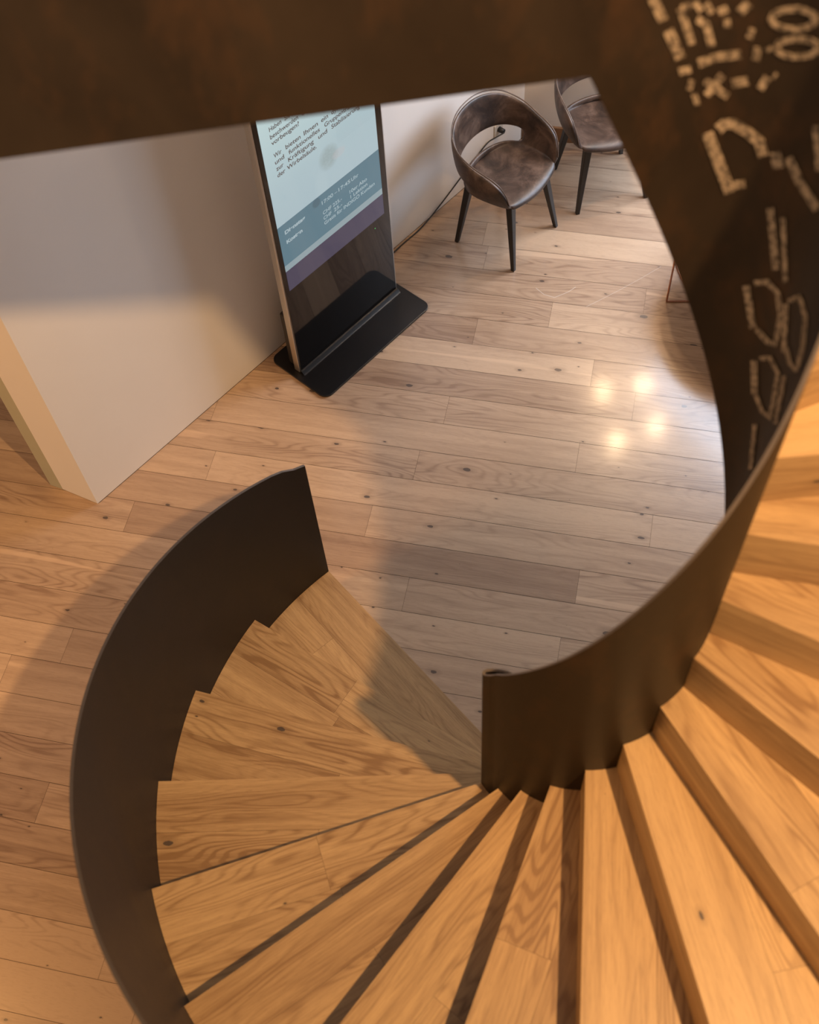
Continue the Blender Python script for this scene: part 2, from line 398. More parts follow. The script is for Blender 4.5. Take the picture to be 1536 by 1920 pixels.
rs = random.Random(11)
NST = 22
for k in range(1, NST + 1):
    a0, a1 = TH1 + STEP * (k - 1), TH1 + STEP * k
    z = RISE * k
    if k == NST: a1 = a0 + 6
    # footprint in local coordinates: x along the nosing (radial), y into the tread
    c0, s0 = math.cos(R(a0)), math.sin(R(a0))
    def loc(p): dx, dy = p[0] - C.x, p[1] - C.y; return (dx * c0 + dy * s0, -dx * s0 + dy * c0)
    def glo(p, zz): return (C.x + p[0] * c0 - p[1] * s0, C.y + p[0] * s0 + p[1] * c0, zz)
    n = 10
    inner = [loc(cp(rin(a0 + (a1 - a0) * i / 4) + .0005, a0 + (a1 - a0) * i / 4)) for i in range(5)]
    outr = [loc(cp(RO - .001, a0 + (a1 - a0) * i / n)) for i in range(n + 1)]
    foot = [inner[0]] + outr + inner[::-1][:-1]
    polys = []; tone_k = rs.gauss(.40, .08) + .27 * max(0, 1 - (k - 1) / 6)
    w1 = rs.uniform(.165, .20); cuts = [0, w1, w1 + .19, 1.0]
    for j in range(3):
        y0, y1 = cuts[j], cuts[j + 1]
        pc = clip(clip(foot, 0, -1, -y0 - (0.0004 if j else -.01)), 0, 1, y1 - .0004)
        if len(pc) < 3: continue
        xs = [p[0] for p in pc]
        xj = None
        if j == 0 and rs.random() < .35: xj = rs.uniform(.75, 1.25)
        if j == 1: xj = rs.uniform(max(.8, min(xs) + .1), 1.35)
        parts = [pc] if xj is None else [clip(pc, 1, 0, xj - .0004), clip(pc, -1, 0, -xj - .0004)]
        for q_ in parts:
            if len(q_) < 3: continue
            t = min(.8, max(.1, tone_k + rs.gauss(0, .12))); ou = rs.uniform(-30, 30)
            polys.append(([glo(p, z) for p in q_], [(p[0] + ou, p[1] - y0) for p in q_], (t, rs.random() * .7, rs.choice((.5, .9, 1.15)))))
    t = boards('tread', polys, M['tread'])
    bm = bmesh.new(); bm.from_mesh(t.data)
    bmesh.ops.recalc_face_normals(bm, faces=bm.faces)
    for f in bm.faces:
        if f.normal.z < 0: f.normal_flip()
    # slab body right below the boards: sides and underside in the same wood
    uvl = bm.loops.layers.uv.active; al = bm.verts.layers.float_vector['board']
    zt, zb = z - .0006, z - .04
    top = [bm.verts.new(glo(p, zt)) for p in foot]; bot = [bm.verts.new(glo(p, zb)) for p in foot]
    for v in top + bot: v[al] = (tone_k, .3, .4)
    fs_ = [bm.faces.new(bot[::-1])]
    nf = len(foot)
    ft = bm.faces.new(top); ft.material_index = 1
    for i in range(nf):
        fs_.append(bm.faces.new((bot[i], bot[(i + 1) % nf], top[(i + 1) % nf], top[i])))
    for f in fs_:
        for l in f.loops:
            p = l.vert.co; lx, ly = loc((p.x, p.y)); l[uvl].uv = (lx + k * 3, (z - p.z) if f is not fs_[0] else ly)
    bm.to_mesh(t.data); bm.free(); t.data.materials.append(M['seam'])
    toST(t)
    # riser: board standing below the nosing of this tread
    zb = max(0.0, RISE * (k - 1) + .0005); d_ = .018
    x0, x1 = rin(a0) + .001, RO - .002
    pts = [glo(p, h_) for h_ in (zb, z - .0405) for p in ((x0, 0), (x1, 0), (x1, d_), (x0, d_))]
    fa = [(0, 1, 5, 4), (1, 2, 6, 5), (2, 3, 7, 6), (3, 0, 4, 7), (4, 5, 6, 7), (3, 2, 1, 0)]
    xs_ = [x0, x1, x1, x0] * 2; zs_ = [0] * 4 + [z - zb] * 4
    # front edge of the tread and riser share one flush face in the photograph: riser runs to the underside of the tread
    pr = []
    for fc in fa:
        pr.append(([pts[i] for i in fc], [(xs_[i] + k * 5.7, zs_[i] + (.02 if i % 4 in (2, 3) else 0)) for i in fc], (min(.8, tone_k + .12), rs.random() * .7, .5)))
    toST(boards('riser', pr, M['tread']))

# --- balustrades: curved plates
def ribbon(name, path, mat, th=.012, edge=M['edge'], parent=None):
    """path: list of (x, y, zlow, zhigh, nx, ny): nx,ny = direction of the thickness"""
    vs, fs, mi = [], [], []
    NZ = 6
    for (x, y, a, b, nx, ny) in path:
        for i in range(NZ + 1):
            z = a + (b - a) * i / NZ; vs.append((x, y, z))
        for i in range(NZ + 1):
            z = a + (b - a) * i / NZ; vs.append((x + nx * th, y + ny * th, z))
    n = 2 * (NZ + 1); m = NZ + 1
    for i in range(len(path) - 1):
        A, B = i * n, (i + 1) * n
        for j in range(NZ):
            fs.append((A + j, B + j, B + j + 1, A + j + 1)); mi.append(0)
            fs.append((A + m + j + 1, B + m + j + 1, B + m + j, A + m + j)); mi.append(0)
        fs.append((A + NZ, B + NZ, B + m + NZ, A + m + NZ)); mi.append(1)
        fs.append((A + m, B + m, B, A)); mi.append(1)
    L = (len(path) - 1) * n
    for s_ in (0, L):
        for j in range(NZ):
            q_ = (s_ + j, s_ + j + 1, s_ + m + j + 1, s_ + m + j); fs.append(q_ if s_ == 0 else q_[::-1]); mi.append(1)
    o = mesh(name, vs, fs, mat, None); o.data.materials.append(edge)
    for p, k_ in zip(o.data.polygons, mi): p.material_index = k_; p.use_smooth = (k_ == 0)
    bm = bmesh.new(); bm.from_mesh(o.data)
    for e in bm.edges:
        if len({f.material_index for f in e.link_faces}) > 1: e.smooth = False
    bmesh.ops.recalc_face_normals(bm, faces=bm.faces); bm.to_mesh(o.data); bm.free()
    return o

# outer balustrade
path = []
for i in range(0, 181):
    th = TH1 + (474 - TH1) * i / 180
    zl = max(0.0, st(th) - .355); zh = st(th) + .90
    if th < 130: zh = 1.054 + (zh - 1.054) * ((th - TH1) / (130 - TH1))
    cx, sx = math.cos(R(th)), math.sin(R(th))
    path.append((C.x + RO * cx, C.y + RO * sx, zl, zh, cx, sx))
ob = toST(ribbon('outer_balustrade', path, M['steel_outer'], .010, M['edge_dark']))
tag(ob, 'curved dark steel plate on the outer edge of the stairs')

# inner balustrade with a curled newel end
top_tab = [(190, .94), (210, .93), (237, .93), (257, .935), (275, .95), (287, .95), (320, .95), (480, .95)]
def tof(th):
    for (a, x), (b, y) in zip(top_tab, top_tab[1:]):
        if th <= b: return x + (y - x) * (th - a) / (b - a)
    return .95
path = []
curl = [(.246, 1.320), (.236, 1.3265), (.2246, 1.3315), (.213, 1.3350), (.2024, 1.3375), (.190, 1.3392), (.179, 1.3392), (.170, 1.3375), (.1642, 1.3335), (.1625, 1.3280), (.1650, 1.3210), (.1705, 1.3110), (.1765, 1.3000), (.183, 1.2895)]
for i, p in enumerate(curl):
    a, b = curl[max(0, i - 1)], curl[min(len(curl) - 1, i + 1)]
    t = Vector((b[0] - a[0], b[1] - a[1])).normalized(); nx, ny = -t.y, t.x
    z = 1.845 if i < 10 else max(1.845, st(math.degrees(math.atan2(p[1] - C.y, p[0] - C.x)) % 360) + .93)
    path.append((p[0], p[1], 0.0, z, nx, ny))
for i in range(0, 150):
    th = 203 + (454 - 203) * i / 149
    r = rin(th)
    zl = max(0.0, st(th) - .355); zh = st(th) + tof(th)
    if th < 222: zl = 0.0 + (max(0, st(222) - .355)) * max(0, (th - 214) / 8)
    cx, sx = math.cos(R(th)), math.sin(R(th))
    path.append((C.x + r * cx, C.y + r * sx, zl, zh, -cx, -sx))
# straight landing run, tangent to the well
tx, ty = math.cos(R(454 + 90)), math.sin(R(454 + 90))
x0, y0 = cp(.289, 454)
nx, ny = -math.cos(R(454)), -math.sin(R(454))
for s_ in (0.02, .05, .0912, .094, .2, .4, .6, .8, 1.0, 1.3, 1.66):
    zl = min(3.553, st(454) - .355 + (3.553 - (st(454) - .355)) * s_ / .0912)
    path.append((x0 + tx * s_, y0 + ty * s_, zl, st(454) + .95 + (LZ + .95 - st(454) - .95) * min(1, s_ / .0912), nx, ny))
ib = toST(ribbon('inner_balustrade', path, M['steel'], .008))
tag(ib, 'curved dark steel plate around the stairwell with a curled newel end')

# soffit plate closing the underside of the flight
vs, fs = [], []
for i in range(0, 121):
    th = 150 + (474 - 150) * i / 120; z = max(.0, st(th) - .33)
    for r, dz in ((rin(th) + .002, 0), (RO - .002, 0), (RO - .002, .006), (rin(th) + .002, .006)): vs.append(cp(r, th, z + dz))
for i in range(120):
    for j in range(4): fs.append((i * 4 + j, i * 4 + (j + 1) % 4, (i + 1) * 4 + (j + 1) % 4, (i + 1) * 4 + j))
toST(mesh('soffit', vs, fs, M['steel'], None))

# --- chalk lettering on the well-facing side of the inner balustrade (traced as curve strokes on the plate)
FP = 2169.7
def ray(px, py):
    a, b = px - 768, py - 960
    return Vector((rx[0] * a - ux[0] * b - fx[0] * FP, rx[1] * a - ux[1] * b - fx[1] * FP, rx[2] * a - ux[2] * b - fx[2] * FP))
STROKES = [[[(427.9,3.415),(424.2,3.429)],[(426.7,3.404),(423.0,3.418)],[(425.5,3.393),(421.9,3.407)],[(424.3,3.382),(420.7,3.397)],[(423.1,3.371),(419.4,3.386)],[(421.9,3.359),(418.2,3.375)],[(420.7,3.348),(417.0,3.365)],[(419.5,3.337),(415.7,3.354)],[(418.2,3.326),(414.5,3.344)],[(416.9,3.315),(413.2,3.333)],[(415.7,3.304),(411.9,3.323)],[(414.4,3.293),(410.6,3.312)]],[[(412.1,3.331),(408.2,3.344)],[(410.9,3.315),(407.0,3.328)]],[[(420.8,3.427),(424.0,3.441)],[(419.7,3.439),(421.9,3.457)],[(417.5,3.443),(417.6,3.466)],[(415.4,3.439),(414.3,3.462)],[(412.8,3.437),(411.5,3.459)],[(411.0,3.433),(409.4,3.455)],[(409.1,3.429),(407.4,3.452)],[(407.7,3.428),(404.8,3.447)],[(406.6,3.417),(403.0,3.432)],[(405.2,3.404),(401.6,3.42)]],[[(401.1,3.425),(397.2,3.44)],[(400.1,3.415),(396.3,3.431)],[(399.2,3.406),(395.3,3.422)],[(398.3,3.396),(394.3,3.413)]],[[(394.7,3.43),(392.0,3.446)],[(392.9,3.422),(390.2,3.439)],[(391.1,3.414),(388.3,3.432)],[(389.3,3.407),(386.4,3.425)],[(387.3,3.399),(384.6,3.419)],[(385.3,3.396),(382.8,3.416)],[(383.3,3.392),(380.8,3.413)],[(381.3,3.389),(378.7,3.411)],[(379.2,3.387),(376.5,3.409)],[(377.1,3.385),(374.3,3.407)],[(374.8,3.383),(372.0,3.407)]],[[(387.7,3.525),(385.2,3.535)],[(386.8,3.516),(384.3,3.526)],[(385.9,3.508),(383.3,3.518)],[(384.9,3.499),(382.3,3.509)],[(384.0,3.49),(381.3,3.501)],[(383.0,3.481),(380.3,3.493)],[(382.0,3.473),(379.2,3.484)],[(380.9,3.464),(378.2,3.476)],[(379.9,3.456),(377.1,3.468)]],[[(396.3,3.308),(393.5,3.319)],[(395.4,3.297),(392.6,3.308)],[(394.5,3.286),(391.7,3.297)],[(393.6,3.275),(390.8,3.287)],[(392.7,3.264),(389.8,3.276)],[(391.8,3.253),(388.8,3.266)],[(390.8,3.242),(387.9,3.255)],[(389.9,3.231),(386.8,3.244)],[(388.9,3.22),(385.8,3.234)],[(387.9,3.209),(384.8,3.224)],[(386.8,3.198),(383.7,3.213)],[(385.8,3.187),(382.6,3.203)]],[[(389.3,3.309),(387.3,3.318)],[(388.5,3.299),(386.4,3.307)],[(387.7,3.288),(385.6,3.297)],[(386.9,3.278),(384.7,3.287)],[(386.0,3.267),(383.8,3.276)],[(385.1,3.257),(382.9,3.266)],[(384.2,3.246),(382.0,3.256)],[(383.3,3.236),(381.1,3.246)],[(382.4,3.225),(380.1,3.236)],[(381.5,3.215),(379.2,3.226)],[(380.5,3.204),(378.2,3.216)],[(379.6,3.194),(377.1,3.206)],[(378.5,3.184),(376.1,3.196)]],[[(397.2,3.095),(394.2,3.109)],[(396.1,3.083),(393.2,3.098)],[(395.0,3.072),(392.0,3.087)],[(393.9,3.06),(390.9,3.076)],[(392.8,3.049),(389.7,3.065)],[(391.7,3.037),(388.6,3.054)],[(390.5,3.026),(387.4,3.043)],[(389.3,3.015),(386.1,3.033)],[(388.1,3.004),(384.9,3.022)]],[[(392.0,3.117),(392.9,3.128)],[(389.0,3.131),(389.9,3.142)],[(386.6,3.143),(386.3,3.159)],[(383.7,3.142),(382.3,3.158)],[(380.4,3.142),(378.4,3.158)],[(379.5,3.133),(376.8,3.148)],[(378.2,3.124),(375.5,3.139)],[(376.9,3.115),(374.2,3.131)],[(375.7,3.107),(372.7,3.122)],[(375.2,3.093),(372.1,3.107)],[(374.7,3.078),(371.5,3.093)],[(374.1,3.063),(370.9,3.078)],[(373.5,3.049),(370.3,3.064)],[(372.3,3.044),(370.3,3.039)],[(376.4,3.029),(377.0,3.011)],[(378.6,3.028),(380.2,3.009)],[(381.2,3.028),(382.7,3.009)],[(383.7,3.028),(385.2,3.01)]],[[(374.6,3.143),(371.9,3.157)],[(373.7,3.132),(371.0,3.146)],[(372.9,3.121),(370.0,3.136)],[(372.0,3.111),(369.1,3.125)],[(371.1,3.1),(368.1,3.115)],[(370.1,3.089),(367.1,3.105)],[(369.1,3.078),(366.1,3.095)],[(368.1,3.067),(365.0,3.085)],[(367.1,3.057),(363.9,3.075)],[(366.1,3.046),(362.7,3.065)]],[[(371.3,3.162),(373.1,3.164)],[(368.8,3.183),(370.6,3.184)],[(367.1,3.199),(367.0,3.21)],[(366.1,3.193),(363.7,3.209)],[(363.8,3.19),(361.3,3.207)],[(361.5,3.188),(358.8,3.206)],[(359.1,3.187),(355.9,3.206)],[(358.0,3.178),(354.4,3.197)],[(356.7,3.168),(353.0,3.189)],[(355.4,3.159),(351.5,3.181)],[(354.0,3.15),(349.8,3.173)],[(352.6,3.142),(348.0,3.167)],[(352.0,3.128),(347.2,3.153)],[(351.4,3.114),(346.4,3.14)],[(350.8,3.099),(345.5,3.128)],[(347.9,3.103),(347.2,3.095)],[(356.0,3.076),(358.3,3.055)],[(358.2,3.077),(361.1,3.057)],[(360.7,3.079),(363.4,3.06)],[(362.9,3.082),(365.5,3.064)]],[[(382.5,2.93),(379.0,2.948)],[(381.4,2.916),(377.9,2.935)],[(380.4,2.902),(376.8,2.922)],[(379.3,2.888),(375.6,2.909)],[(378.2,2.875),(374.4,2.896)],[(377.0,2.861),(373.2,2.884)],[(375.8,2.847),(371.9,2.871)]],[[(377.6,2.954),(378.6,2.962)],[(374.6,2.972),(375.7,2.98)],[(372.4,2.987),(371.8,3.002)],[(370.3,2.985),(368.3,3.002)],[(367.5,2.984),(365.3,3.003)],[(364.7,2.985),(361.8,3.005)],[(364.1,2.973),(360.8,2.991)],[(363.4,2.96),(360.0,2.979)],[(362.6,2.947),(359.2,2.967)],[(361.8,2.934),(358.3,2.954)],[(361.0,2.921),(357.4,2.942)],[(360.3,2.905),(356.5,2.927)],[(359.5,2.889),(355.6,2.911)],[(358.0,2.881),(355.3,2.886)],[(360.5,2.878),(362.0,2.857)],[(364.3,2.866),(366.3,2.845)],[(367.0,2.867),(369.3,2.847)],[(369.6,2.869),(371.9,2.85)],[(372.2,2.872),(374.3,2.854)]],[[(359.4,3.011),(355.7,3.031)],[(358.7,2.998),(354.9,3.019)],[(357.9,2.986),(354.0,3.008)],[(357.2,2.973),(353.1,2.996)],[(356.4,2.96),(352.1,2.985)],[(355.5,2.948),(351.1,2.973)],[(354.6,2.935),(350.1,2.962)],[(353.7,2.923),(348.9,2.952)],[(352.8,2.911),(347.7,2.941)],[(351.8,2.899),(346.5,2.932)]],[[(368.5,2.787),(365.4,2.806)],[(367.6,2.772),(364.4,2.792)],[(366.6,2.757),(363.3,2.778)],[(365.6,2.742),(362.2,2.764)],[(364.5,2.728),(361.0,2.75)],[(363.5,2.713),(359.8,2.737)],[(362.3,2.699),(358.6,2.723)],[(361.1,2.684),(357.2,2.711)],[(359.9,2.67),(355.8,2.698)]],[[(455.3,3.691),(452.4,3.696)],[(454.1,3.679),(451.1,3.685)],[(452.8,3.667),(449.8,3.673)],[(451.5,3.655),(448.6,3.662)],[(450.2,3.644),(447.3,3.651)]],[[(448.1,3.624),(445.0,3.632)],[(447.0,3.613),(443.8,3.621)],[(445.8,3.602),(442.7,3.61)],[(444.6,3.591),(441.5,3.599)],[(443.4,3.58),(440.3,3.588)],[(442.3,3.568),(439.1,3.577)]],[[(440.8,3.552),(436.9,3.558)],[(439.8,3.538),(435.9,3.544)]],[[(436.7,3.509),(436.2,3.531)],[(434.7,3.507),(434.3,3.528)]],[[(432.6,3.477),(434.4,3.498)],[(430.8,3.482),(432.6,3.502)]],[[(444.7,3.666),(442.5,3.67)],[(443.9,3.657),(441.6,3.661)],[(443.0,3.647),(440.7,3.651)],[(442.1,3.637),(439.9,3.642)],[(441.3,3.628),(439.0,3.632)],[(440.4,3.618),(438.1,3.623)],[(439.5,3.608),(437.3,3.613)],[(438.6,3.598),(436.4,3.603)]],[[(442.7,3.663),(443.8,3.674)],[(440.4,3.668),(441.5,3.679)],[(439.0,3.673),(438.5,3.684)],[(437.3,3.661),(435.7,3.668)]],[[(437.8,3.643),(437.0,3.655)],[(436.1,3.638),(435.3,3.651)],[(434.8,3.635),(433.1,3.645)],[(434.3,3.628),(432.0,3.633)],[(433.5,3.618),(431.2,3.623)],[(432.7,3.608),(430.4,3.613)],[(431.9,3.598),(429.6,3.603)]],[[(436.1,3.676),(434.4,3.682)],[(434.9,3.667),(433.2,3.673)],[(433.7,3.658),(432.0,3.664)]],[[(430.0,3.659),(431.3,3.671)],[(427.3,3.668),(428.6,3.679)]],[[(427.8,3.638),(428.6,3.653)],[(425.7,3.641),(426.5,3.656)]],[[(425.0,3.675),(422.8,3.693)],[(422.5,3.666),(420.2,3.685)]],[[(419.9,3.628),(419.4,3.647)],[(417.7,3.627),(417.3,3.646)]],[[(433.4,3.556),(434.8,3.572)],[(431.4,3.562),(432.9,3.577)],[(429.4,3.567),(430.9,3.582)],[(427.6,3.573),(428.8,3.588)],[(425.7,3.576),(426.7,3.592)],[(423.8,3.579),(424.7,3.595)],[(421.8,3.583),(422.7,3.599)],[(419.8,3.587),(420.8,3.602)]],[[(413.5,3.592),(416.1,3.59)],[(413.7,3.605),(416.2,3.603)],[(413.8,3.617),(416.4,3.615)]],[[(412.5,3.617),(410.9,3.626)],[(411.5,3.612),(409.9,3.621)]],[[(431.3,3.524),(430.2,3.538)],[(429.5,3.519),(428.4,3.533)],[(427.6,3.514),(426.6,3.528)],[(425.8,3.509),(424.8,3.523)],[(424.0,3.504),(423.0,3.518)],[(422.1,3.5),(421.1,3.514)]],[[(428.0,3.497),(430.3,3.505)],[(426.9,3.509),(429.3,3.516)],[(425.9,3.521),(428.3,3.528)],[(424.9,3.532),(427.3,3.539)],[(423.9,3.544),(426.2,3.551)]],[[(420.5,3.527),(421.7,3.542)],[(418.8,3.531),(420.0,3.547)],[(417.0,3.536),(418.2,3.551)],[(415.2,3.541),(416.5,3.556)]],[[(409.6,3.539),(412.2,3.542)],[(408.8,3.553),(411.4,3.556)],[(408.0,3.566),(410.6,3.569)]],[[(407.9,3.57),(407.0,3.582)],[(406.8,3.568),(405.9,3.58)]],[[(399.1,3.703),(396.8,3.703)],[(399.3,3.696),(397.3,3.692)],[(400.7,3.687),(399.4,3.68)],[(403.4,3.678),(402.6,3.668)],[(406.5,3.672),(406.2,3.661)],[(409.4,3.67),(409.6,3.658)],[(411.3,3.671),(412.4,3.661)],[(411.9,3.674),(414.0,3.671)],[(411.7,3.678),(413.5,3.684)],[(410.2,3.686),(411.4,3.695)],[(407.6,3.694),(408.4,3.704)],[(404.6,3.7),(404.9,3.711)],[(401.6,3.703),(401.5,3.714)],[(399.7,3.702),(398.6,3.713)],[(398.8,3.698),(397.1,3.707)]],[[(395.3,3.66),(392.9,3.66)],[(395.5,3.654),(393.5,3.65)],[(396.9,3.645),(395.6,3.637)],[(399.5,3.636),(398.7,3.626)],[(402.6,3.628),(402.3,3.617)],[(405.5,3.625),(405.7,3.613)],[(407.4,3.626),(408.4,3.615)],[(407.9,3.628),(410.0,3.624)],[(407.6,3.631),(409.5,3.637)],[(406.2,3.639),(407.5,3.648)],[(403.7,3.647),(404.5,3.657)],[(400.6,3.654),(401.0,3.665)],[(397.7,3.658),(397.6,3.67)],[(395.8,3.658),(394.8,3.67)],[(395.0,3.655),(393.3,3.665)]]]
vs, fs = [], []
for L in STROKES:
    for i, row in enumerate(L):
        if i:
            b = len(vs); fs.append((b - 2, b - 1, b + 1, b))
        for th, z in row: vs.append(cp(.2785, th, z))
ch = mesh('chalk_lettering', vs, fs, M['chalk'], None)
sd = ch.modifiers.new('solid', 'SOLIDIFY'); sd.thickness = .0006
ch.data.transform(ST_INV); ch.parent = ib
tag(ch, 'pale chalky letters and numerals on the dark steel')

# ---------------------------------------------------------------- display kiosk
KA = R(43.6)
KI = empty('display_kiosk', (-.51606, 3.96353, 0), KA)
tag(KI, 'tall black digital display kiosk with lit screen standing against the white wall', 'display')
def rrect(x0, y0, x1, y1, r, n=8):
    pts = []
    for cx, cy, a in ((x1 - r, y1 - r, 0), (x0 + r, y1 - r, 90), (x0 + r, y0 + r, 180), (x1 - r, y0 + r, 270)):
        for i in range(n + 1):
            w = R(a + 90 * i / n); pts.append((cx + r * math.cos(w), cy + r * math.sin(w)))
    return pts
MB().prism(rrect(-.036, -.228, .776 + .036, .198, .05), .001, .013).build('base_plate', M['blackmetal'], KI, bevel=.003)
# bent metal lip in front of the body
pr = [(-.034, .013), (-.031, .0135), (-.026, .0165), (-.020, .022), (-.012, .030), (-.004, .033), (-.004, .013)]
vs = [(x, y, z) for x in (.004, .774) for y, z in pr]; n = len(pr)
fs = [[i for i in range(n)][::-1], [n + i for i in range(n)]] + [[i, (i + 1) % n, n + (i + 1) % n, n + i] for i in range(n)]
lip = mesh('front_lip', vs, fs, M['blackmetal'], KI); lip.modifiers.new('b', 'BEVEL').width = .0008
MB().box((0, 0, .016), (.777, .042, 1.905)).build('frame', M['silver'], KI, bevel=.004, seg=3)
MB().prism(rrect(.02, .0425, .757, .105, .012), .0135, .40).build('rear_stand', M['cabinet'], KI, bevel=.006)
q = NT('black_glass'); q.b.inputs['Base Color'].default_value = (.007, .006, .006, 1); q.b.inputs['Roughness'].default_value = .06
q.b.inputs['Specular IOR Level'].default_value = .7
gl = MB().box((.010, -.004, .022), (.767, -.0002, 1.897)).build('glass_front', q.m, KI, bevel=.001)
# lit screen: a flat display image made of bands
q = NT('screen_image'); q.b.inputs['Base Color'].default_value = (.02, .02, .02, 1); q.b.inputs['Roughness'].default_value = .07
uv = q.n('ShaderNodeTexCoord').outputs['Object']; sp = q.n('ShaderNodeSeparateXYZ'); q.link(uv, sp.inputs[0]); X, _, Z = sp.outputs
up = q.ramp(q.math('SUBTRACT', Z, .8), [(0.0, (.36, .47, .53)), (.45, (.40, .52, .56)), (.9, (.52, .66, .66))])
def blob(cx, cz, ax, az, soft=.25):
    d = q.math('ADD', q.math('POWER', q.math('ABSOLUTE', q.math('DIVIDE', q.math('SUBTRACT', X, cx), ax)), 2.0), q.math('POWER', q.math('ABSOLUTE', q.math('DIVIDE', q.math('SUBTRACT', Z, cz), az)), 2.0))
    return q.ramp(d, [(1 - soft, 1.0), (1.0, 0.0)])
nz = q.noise(uv, 60, 3)
up = q.mix(q.math('MULTIPLY', blob(.405, 1.218, .07, .075, .75), q.math('MULTIPLY_ADD', nz, .7, .25)), up, (.27, .34, .34))
up = q.mix(q.math('MULTIPLY', blob(.47, 1.20, .05, .03, .6), .35), up, (.50, .47, .48))
up = q.mix(q.math('MULTIPLY', blob(.34, 1.09, .05, .10, .8), .35), up, (.44, .55, .58))
up = q.mix(q.math('MULTIPLY', q.math('MULTIPLY', q.math('GREATER_THAN', Z, 1.25), q.math('GREATER_THAN', X, .47)), .10), up, (.3, .4, .45))
teal = q.mix(blob(.29, 1.02, .03, .03, .5), (.095, .185, .235), (.075, .14, .18))
c = q.mix(q.math('GREATER_THAN', Z, 1.047), teal, up)
c = q.mix(q.math('LESS_THAN', Z, .800), c, (.26, .34, .37))
c = q.mix(q.math('LESS_THAN', Z, .7615), c, (.055, .048, .085))
q.link(c, q.b.inputs['Emission Color']); q.b.inputs['Emission Strength'].default_value = 1.0
scr = MB().box((.035, -.0052, .629), (.727, -.0042, 1.84)).build('screen', q.m, KI)
tag(scr, 'lit screen showing pale blue notice with teal and purple bands')

def emis(name, col, s=1.0):
    q = NT(name); q.b.inputs['Base Color'].default_value = (.02, .02, .02, 1); q.b.inputs['Emission Color'].default_value = col + (1,)
    q.b.inputs['Emission Strength'].default_value = s; q.b.inputs['Roughness'].default_value = .1; return q.m
mt_dark = emis('screen_ink', (.085, .055, .05)); mt_lite = emis('screen_pale_ink', (.36, .46, .50))
def text(s, x0, x1, z, size, mat, verts, faces, bold=0.0):
    c = D.curves.new('t', 'FONT'); c.body = s; c.size = size; c.offset = bold
    o = D.objects.new('t', c); COL.objects.link(o)
    bpy.context.view_layer.update()
    dg = bpy.context.evaluated_depsgraph_get(); me = o.evaluated_get(dg).to_mesh()
    xs = [v.co.x for v in me.vertices]; a, b = min(xs), max(xs); k = (x1 - x0) / (b - a)
    base = len(verts)
    for v in me.vertices: verts.append((x0 + (v.co.x - a) * k, -.0056, z + v.co.y))
    for p in me.polygons: faces.append([base + i for i in p.vertices])
    o.evaluated_get(dg).to_mesh_clear(); D.objects.remove(o); D.curves.remove(c)
LN = {}
for s_, a, b, z in (('Haben', .094, .167, 1.566), ('Sie', .186, .22, 1.566), ('Rücken-', .24, .33, 1.566),
                    ('beschwerden', .092, .262, 1.527), ('oder', .285, .345, 1.527), ('vorbeugen?', .093, .262, 1.493),
                    ('Wir', .093, .140, 1.424), ('bieten', .166, .258, 1.424), ('Ihnen', .280, .368, 1.424), ('ein', .390, .434, 1.424), ('dynamisches', .456, .632, 1.424),
                    ('und', .093, .149, 1.388), ('funktionelles', .178, .375, 1.387), ('Gruppentraining', .406, .632, 1.387),
                    ('zur', .093, .138, 1.351), ('Kräftigung', .168, .329, 1.351), ('und', .360, .417, 1.351), ('Stabilisierung', .446, .632, 1.351),
                    ('der', .093, .142, 1.314), ('Wirbelsäule.', .154, .342, 1.314)):
    V, F = LN.setdefault(round(z, 2), ([], [])); text(s_, a, b, z, .0335, mt_dark, V, F, .0004)
for V, F in LN.values(): tag(mesh('notice_text', V, F, mt_dark, scr), 'dark brown line of German notice text')
LN2 = {}
for s_, a, b, z, bo in (('Dienstag', .073, .208, .982, .0014), ('Kosten', .073, .179, .922, .0014), ('17:00', .323, .400, .984, .0004), ('–', .410, .428, .984, .0004), ('17:45', .438, .519, .984, .0004), ('Uhr', .528, .577, .983, .0004),
                        ('CHF 225.-', .321, .452, .921, .0004), ('10er Abo', .507, .630, .920, .0004), ('CHF', .320, .375, .888, .0004), ('25.-', .392, .449, .888, .0004), ('1 Lektion', .509, .629, .888, .0004),
                        ('Gratis für INDIGO Kunden', .320, .679, .856, .0004)):
    V, F = LN2.setdefault(round(z, 2), ([], [])); text(s_, a, b, z, .030, mt_lite, V, F, bo)
for V, F in LN2.values(): tag(mesh('price_text', V, F, mt_lite, scr), 'pale line of text on the teal band')
MB().box((.6505, -.0056, .5775), (.6535, -.0042, .5805)).build('power_light', emis('green_led', (.1, .9, .2), 1.2), KI)

# ---------------------------------------------------------------- wall outlet and cable
u_ = 3.208; ow = P0 + wd * u_
OUT = empty('wall_outlet', (ow.x, ow.y, .232), WA)
tag(OUT, 'small wall socket with black plug low on the white wall behind the near chair', 'outlet')
MB().box((-.04, -.008, -.04), (.04, 0, .04)).build('cover_plate', simple('white_plastic', (.55, .52, .48), .4), OUT, bevel=.004)
MB().tube([(0, -.008, 0), (0, -.045, 0)], [.018, .015], 12).build('plug', M['rubber'], OUT, True)
def wp(u, off, z): p = P0 + wd * u - wn * off; return (p.x, p.y, z)
ctl = [wp(3.208, .047, .232), wp(3.19, .052, .235), wp(3.14, .03, .222), wp(3.089, .012, .206), wp(2.971, .008, .155), wp(2.858, .008, .114), wp(2.769, .008, .079), wp(2.676, .008, .044), wp(2.55, .015, .016), wp(2.44, .02, .005), wp(2.30, .02, .005), wp(2.12, .03, .005), wp(1.95, .05, .005), wp(1.80, .085, .006), wp(1.76, .095, .03)]
